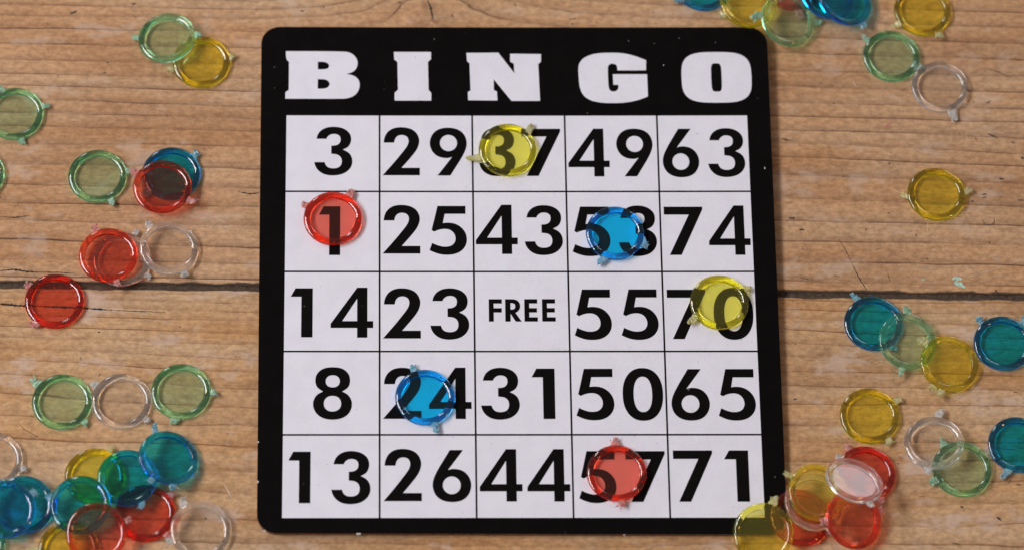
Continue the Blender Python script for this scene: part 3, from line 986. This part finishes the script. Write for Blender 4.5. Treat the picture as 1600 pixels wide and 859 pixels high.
def slope(r0, z0, r1, t0, t1, n=7):
    """A gently crowned bevel from r0 to r1 whose surface slopes t0..t1 degrees."""
    pts, z = [(r0, z0)], z0
    for k in range(n):
        t = t0 + (t1 - t0) * (k + 0.5) / n
        z += (r1 - r0) / n * math.tan(math.radians(t))
        pts.append((r0 + (r1 - r0) * (k + 1) / n, z))
    return pts


# rim cross-section: inner wall, inner bevel, narrow crest, outer bevel, bulging outer wall, foot
_in = slope(7.52, 1.47, 8.24, 34, 17)
_out = slope(8.58, _in[-1][1], 9.24, -17, -34)
RIM = ([(7.42, 0.40), (7.42, 0.80), (7.42, 1.20), (7.425, 1.34), (7.46, 1.42)] + _in + [(8.34, _in[-1][1] + 0.02), (8.48, _in[-1][1] + 0.02)] + _out
       + [(9.33, _out[-1][1] - 0.08), (9.41, _out[-1][1] - 0.19), (9.47, 1.10), (9.50, 0.85), (9.48, 0.55), (9.42, 0.32), (9.30, 0.14), (9.14, 0.04), (8.95, 0.0),
          (8.4, 0.0), (7.85, 0.0), (7.66, 0.04), (7.50, 0.14), (7.44, 0.26)])
DISC = [(0, 0.40), (3.0, 0.40), (6.8, 0.40)] + arc(7.27, 0.51, 0.11, 270, 360, 3) + [(7.38, 0.75)] + arc(7.27, 0.86, 0.11, 0, 90, 3) + [(6.8, 0.97), (3.0, 0.97), (0, 0.97)]
RIM_ME, DISC_ME = {}, {}
for c in PLASTIC:
    RIM_ME[c] = lathe('rim', RIM, True)
    DISC_ME[c] = lathe('disc', DISC, False)
    for me, m in ((RIM_ME[c], PLASTIC[c]), (DISC_ME[c], PANE[c])):
        me.materials.append(m)
        me.polygons.foreach_set('use_smooth', [True] * len(me.polygons))


def tab_mesh(ang, reach, seed):
    """Torn moulding tab: a twisted wedge that leaves the rim at ang and breaks off in ragged points."""
    rng = random.Random(seed)
    v, f = [], []
    base_w = rng.uniform(2.1, 3.1)
    r0 = 9.30
    L = reach - r0
    ns = 6
    skew = rng.uniform(-0.35, 0.35)
    zc = rng.uniform(0.75, 1.05)
    for s in range(ns + 1):
        t = s / ns
        w = base_w * (1 - 0.45 * t + 0.35 * math.sin(3 * t + rng.uniform(0, 2)) * t) * rng.uniform(0.85, 1.12)
        th = (0.80 - 0.5 * t) * rng.uniform(0.7, 1.25)
        z = zc + t * rng.uniform(-0.25, 0.45)
        x = r0 + L * t * rng.uniform(0.92, 1.02)
        for k in range(8):
            a = 2 * math.pi * k / 8
            cw = math.copysign(abs(math.cos(a)) ** 0.6, math.cos(a))
            ch = math.copysign(abs(math.sin(a)) ** 0.6, math.sin(a))
            v.append((x + rng.uniform(-0.14, 0.14) * t, skew * L * t + cw * w / 2 + rng.uniform(-0.1, 0.1),
                      max(0.06, z + ch * th / 2 + rng.uniform(-0.09, 0.09))))
    for s in range(ns):
        for k in range(8):
            a, b = s * 8 + k, s * 8 + (k + 1) % 8
            f.append((a, b, b + 8, a + 8))
    f.append(tuple(range(7, -1, -1)))
    f.append(tuple(ns * 8 + k for k in range(8)))
    # ragged slivers at the torn end
    for _ in range(rng.randint(4, 7)):
        x0 = r0 + L * rng.uniform(0.35, 0.85)
        y0 = skew * L * 0.7 + rng.uniform(-0.5, 0.5) * base_w
        a = rng.gauss(0, 0.75)
        ln = rng.uniform(0.6, 1.5)
        z0 = zc + rng.uniform(-0.3, 0.35)
        wd = rng.uniform(0.22, 0.5)
        tip = (x0 + math.cos(a) * ln, y0 + math.sin(a) * ln, max(0.08, z0 + rng.uniform(-0.4, 0.5)))
        px, py = -math.sin(a) * wd, math.cos(a) * wd
        b0 = len(v)
        v += [(x0 + px, y0 + py, z0), (x0 - px, y0 - py, z0 + 0.05), (x0, y0, z0 + wd * 1.2), (x0, y0, max(0.05, z0 - wd)), tip]
        f += [(b0, b0 + 2, b0 + 4), (b0 + 2, b0 + 1, b0 + 4), (b0 + 1, b0 + 3, b0 + 4), (b0 + 3, b0, b0 + 4), (b0, b0 + 3, b0 + 1, b0 + 2)]
    ca, sa = math.cos(math.radians(ang)), math.sin(math.radians(ang))
    v = [((x * ca - y * sa) * MM, (x * sa + y * ca) * MM, z * MM) for x, y, z in v]
    return pydata('tab', v, f)


# colour, label, centre of the underside (mm), axis, tabs (degrees round the rim, reach in mm)
CHIPS = [
    ('yellow', 'yellow chip partly covered by the green chip near the top left corner', [-104.52, 91.1, 0.03], [-0.0, -0.0, 1.0], [[10, 9.9], [-164, 9.8]]),
    ('green', 'green chip leaning on a yellow chip near the top left corner', [-115.88, 99.36, 1.32], [-0.1145, 0.0765, 0.9905], [[177, 10.4], [3, 11.1]]),
    ('green', 'green chip with a clipped tab, half cut by the left edge', [-165.41, 71.56, 0.03], [-0.0, -0.0, 1.0], [[18, 11.5], [-72, 10.9], [118, 10.2]]),
    ('green', 'thin green sliver of a lone chip at the left edge, halfway up', [-177.22, 49.44, 0.03], [-0.0, -0.0, 1.0], [[-50, 9.9]]),
    ('green', 'green chip lying flat to the left of the red on blue pair', [-137.47, 48.74, 0.03], [-0.0, -0.0, 1.0], [[-61, 11.6], [11, 9.7]]),
    ('blue', 'blue chip half hidden under a red chip left of the card', [-113.43, 49.74, 0.03], [-0.0, -0.0, 1.0], [[40, 10.5], [-138, 9.7]]),
    ('red', 'red chip lying on top of a single blue chip left of the card', [-116.12, 43.94, 2.08], [-0.0, -0.0, 1.0], [[151, 11.5], [-29, 11.9]]),
    ('clear', 'colourless chip mostly hidden under a red chip above the plank gap', [-128.73, 18.85, 0.03], [-0.0, -0.0, 1.0], [[67, 11.0], [-33, 9.7]]),
    ('red', 'red chip covering most of a colourless chip above the plank gap', [-132.95, 19.36, 2.08], [-0.0, -0.0, 1.0], [[113, 11.1], [-72, 10.9]]),
    ('clear', 'colourless chip right of the red chip, resting on another colourless rim', [-113.64, 22.43, 1.2], [0.1228, 0.0244, 0.9921], [[131, 11.2], [-58, 10.7]]),
    ('red', 'red chip with torn rim lying alone across the dark plank gap', [-149.85, 4.02, 0.03], [-0.0, -0.0, 1.0], [[147, 9.5], [-124, 10.7]]),
    ('green', 'green chip, left end of a row of three chips, with a white torn tab', [-146.27, -31.08, 0.03], [-0.0, -0.0, 1.0], [[141, 12.3], [-45, 10.7]]),
    ('clear', 'colourless chip in the middle of a row between two green chips', [-127.39, -30.85, 0.03], [-0.0, -0.0, 1.0], [[146, 11.2], [-38, 10.8]]),
    ('green', 'green chip, right end of a row of three chips, nearest the card', [-108.63, -27.52, 0.03], [-0.0, -0.0, 1.0], [[-2, 10.1], [-99, 10.7]]),
    ('clear', 'colourless chip cut by the left edge, above the two blue chips', [-167.42, -51.05, 0.03], [-0.0, -0.0, 1.0], [[-18, 10.7]]),
    ('green', 'dark green sliver of a chip in the bottom left corner', [-171.78, -79.94, 0.03], [-0.0, -0.0, 1.0], [[-114, 8.9]]),
    ('yellow', 'yellow chip under two blue chips at the back of the bottom left pile', [-135.07, -56.61, 0.03], [-0.0, -0.0, 1.0], [[62, 10.2]]),
    ('red', 'red chip between a blue chip and a colourless chip in the bottom left pile', [-119.08, -69.06, 0.03], [-0.0, -0.0, 1.0], [[37, 10.7], [-46, 11.3]]),
    ('blue', 'blue chip lying over a yellow and a red chip in the bottom left pile', [-124.67, -57.98, 2.08], [-0.0, -0.0, 1.0], [[-60, 11.0]]),
    ('blue', 'blue chip with a frayed top tab, uppermost of the bottom left pile', [-112.18, -51.5, 2.7], [0.2391, 0.1278, 0.9625], [[116, 12.4], [-79, 10.5], [-121, 8.9]]),
    ('blue', 'lower of the two overlapping blue chips at the left edge', [-156.96, -66.55, 1.05], [0.0704, -0.0858, 0.9938], []),
    ('blue', 'upper of the two overlapping blue chips, cut by the left edge', [-162.47, -68.94, 3.3], [0.0704, -0.0858, 0.9938], [[33, 10.7]]),
    ('yellow', 'yellow chip cut by the bottom edge under a red chip, left of the card', [-142.48, -81.26, 0.03], [-0.0, -0.0, 1.0], [[180, 12.7], [-33, 10.5]]),
    ('blue', 'blue chip over two yellow chips in the middle of the bottom left pile', [-139.05, -67.42, 3.22], [-0.0825, -0.0868, 0.9928], [[165, 10.7]]),
    ('red', 'tilted red chip over a blue and a yellow chip at the bottom edge', [-133.67, -77.19, 4.5], [0.0084, -0.2507, 0.968], [[22, 10.6]]),
    ('clear', 'colourless chip at the right end of the bottom left pile, beside a red chip', [-101.48, -75.12, 1.05], [0.0979, -0.0523, 0.9938], [[124, 11.3], [-157, 11.0]]),
    ('blue', 'blue chip cut by the top edge, directly above the letter O end of the card', [63.2, 120.78, 0.03], [-0.0, -0.0, 1.0], [[-146, 11.1]]),
    ('red', 'red chip mostly cut by the top edge behind a green chip', [93.86, 120.93, 0.03], [-0.0, -0.0, 1.0], [[-83, 12.4]]),
    ('yellow', 'yellow chip touching the top right corner of the card, under a green chip', [78.1, 112.88, 2.39], [-0.0, 0.0461, 0.9989], [[-153, 11.0]]),
    ('green', 'green chip lying on a yellow chip beside the top right card corner', [90.94, 106.47, 2.98], [0.2598, -0.1425, 0.9551], [[177, 13.2], [-1, 11.2]]),
    ('blue', 'teal blue chip under another blue chip at the top edge', [104.56, 116.12, 2.57], [0.2588, 0.0255, 0.9656], [[172, 10.1]]),
    ('blue', 'blue chip on top of another blue chip at the top edge', [110.29, 113.58, 3.22], [0.2588, 0.0255, 0.9656], [[-56, 11.1]]),
    ('yellow', 'yellow chip cut by the top edge in the right part, above a green chip', [136.73, 111.57, 0.03], [-0.0, -0.0, 1.0], [[-60, 11.5], [-147, 11.2]]),
    ('green', 'green chip touching a colourless chip near the top right', [125.35, 94.22, 0.03], [-0.0, -0.0, 1.0], [[141, 11.2], [-22, 9.1]]),
    ('clear', 'colourless chip lying beside a green chip near the top right', [140.96, 82.7, 0.03], [-0.0, -0.0, 1.0], [[-69, 13.1], [134, 11.7]]),
    ('yellow', 'yellow chip lying alone on the plank right of the card', [137.26, 42.94, 0.03], [-0.0, -0.0, 1.0], [[5, 11.4], [-175, 9.9]]),
    ('blue', 'blue chip just below the plank gap, under a pale green rim', [114.06, -3.55, 0.03], [-0.0, -0.0, 1.0], [[118, 11.9], [-57, 11.5]]),
    ('green', 'pale green chip between a blue chip and a yellow chip', [124.47, -10.35, 1.52], [0.1311, -0.0876, 0.9875], [[87, 11.5], [-103, 11.8]]),
    ('yellow', 'yellow chip lying on the edge of a pale green chip', [137.59, -18.15, 1.33], [0.1167, -0.0757, 0.9903], [[138, 12.5], [-108, 11.7], [-125, 10.5]]),
    ('blue', 'blue chip with two pointed tabs at the right edge, below the plank gap', [155.7, -10.53, 0.03], [-0.0, -0.0, 1.0], [[133, 11.4], [43, 11.9]]),
    ('yellow', 'yellow chip lying alone between the card and a colourless chip', [111.08, -35.88, 0.03], [-0.0, -0.0, 1.0], [[30, 11.9], [-54, 11.5]]),
    ('green', 'green chip partly under a colourless chip at the lower right', [139.62, -54.2, 0.03], [-0.0, -0.0, 1.0], [[122, 11.4], [-157, 11.2]]),
    ('clear', 'colourless chip resting on a green chip at the lower right', [131.02, -45.97, 1.65], [-0.106, 0.1325, 0.9855], [[78, 12.0], [-105, 11.0]]),
    ('blue', 'blue chip cut by the right edge beside a green chip', [158.01, -45.84, 0.03], [-0.0, -0.0, 1.0], [[-111, 12.5]]),
    ('red', 'red chip behind the tilted colourless chip in the lower right pile', [108.68, -55.94, 0.03], [-0.0, -0.0, 1.0], [[119, 11.3], [-62, 10.2]]),
    ('red', "red chip at the bottom of the stack on the card's lower right corner", [86.96, -71.15, 1.16], [0.1176, -0.0306, 0.9926], [[-27, 10.7], [12, 10.7]]),
    ('clear', 'colourless chip sandwiched between a red and a yellow chip by the card corner', [91.45, -66.61, 2.83], [0.1176, -0.0306, 0.9926], [[-62, 11.4]]),
    ('yellow', 'yellow chip on top of a stack of colourless and red chips by the card corner', [92.58, -63.94, 4.84], [0.1176, -0.0306, 0.9926], [[149, 11.7]]),
    ('yellow', 'yellow chip overhanging the bottom edge of the card at its right corner', [75.09, -76.83, 3.02], [-0.1845, -0.236, 0.9541], [[70, 12.1]]),
    ('red', 'red chip leaning on the stack, in front of the tilted colourless chip', [103.34, -72.9, 4.25], [0.3214, -0.1414, 0.9363], [[-171, 11.0], [21, 10.6]]),
    ('clear', 'steeply tilted whitish colourless chip on top of the lower right pile', [103.93, -61.26, 7.02], [0.25, 0.3749, 0.8927], [[111, 11.0], [-68, 11.2]]),
    ('yellow', 'yellow chip with a long torn tab lying on number 37', [-3.41, 57.84, 1.83], [-0.0057, -0.0015, 1.0], [[-163, 14.6], [43, 12.0]]),
    ('red', 'red chip lying on number 1 of the card', [-60.59, 32.83, 1.62], [-0.0013, -0.0003, 1.0], [[57, 11.8], [150, 9.9]]),
    ('blue', 'blue chip lying on number 53 of the card', [31.16, 27.57, 1.96], [-0.0062, -0.0035, 1.0], [[-25, 11.1], [-112, 11.8]]),
    ('yellow', 'yellow chip lying on number 70 of the card', [64.26, 2.96, 2.05], [-0.0062, -0.0056, 1.0], [[30, 11.3], [-148, 12.3]]),
    ('blue', 'blue chip lying on number 24 of the card', [-30.96, -30.17, 1.64], [-0.0013, -0.0006, 1.0], [[110, 11.3], [-72, 12.5]]),
    ('red', 'red chip lying on number 57 of the card', [29.52, -56.24, 1.67], [-0.001, -0.0035, 1.0], [[91, 11.7], [-82, 10.6]]),
]

for k, (c, label, base, axis, tabs) in enumerate(CHIPS):
    root = thing('bingo_chip', label, 'bingo chip', [q * MM for q in base], 'translucent plastic bingo chips')
    ax = Vector(axis)
    root.rotation_mode = 'QUATERNION'
    root.rotation_quaternion = Vector((0, 0, 1)).rotation_difference(ax)
    for nm, me in (('rim', RIM_ME[c]), ('disc', DISC_ME[c])):
        o = bpy.data.objects.new(nm, me)
        COL.objects.link(o)
        o.parent = root
    for j, (ang, reach) in enumerate(tabs):
        link('tab', tab_mesh(ang, max(11.5, min(reach + 0.6, 14.2)), 100 * k + j), TAB[c], root, False)
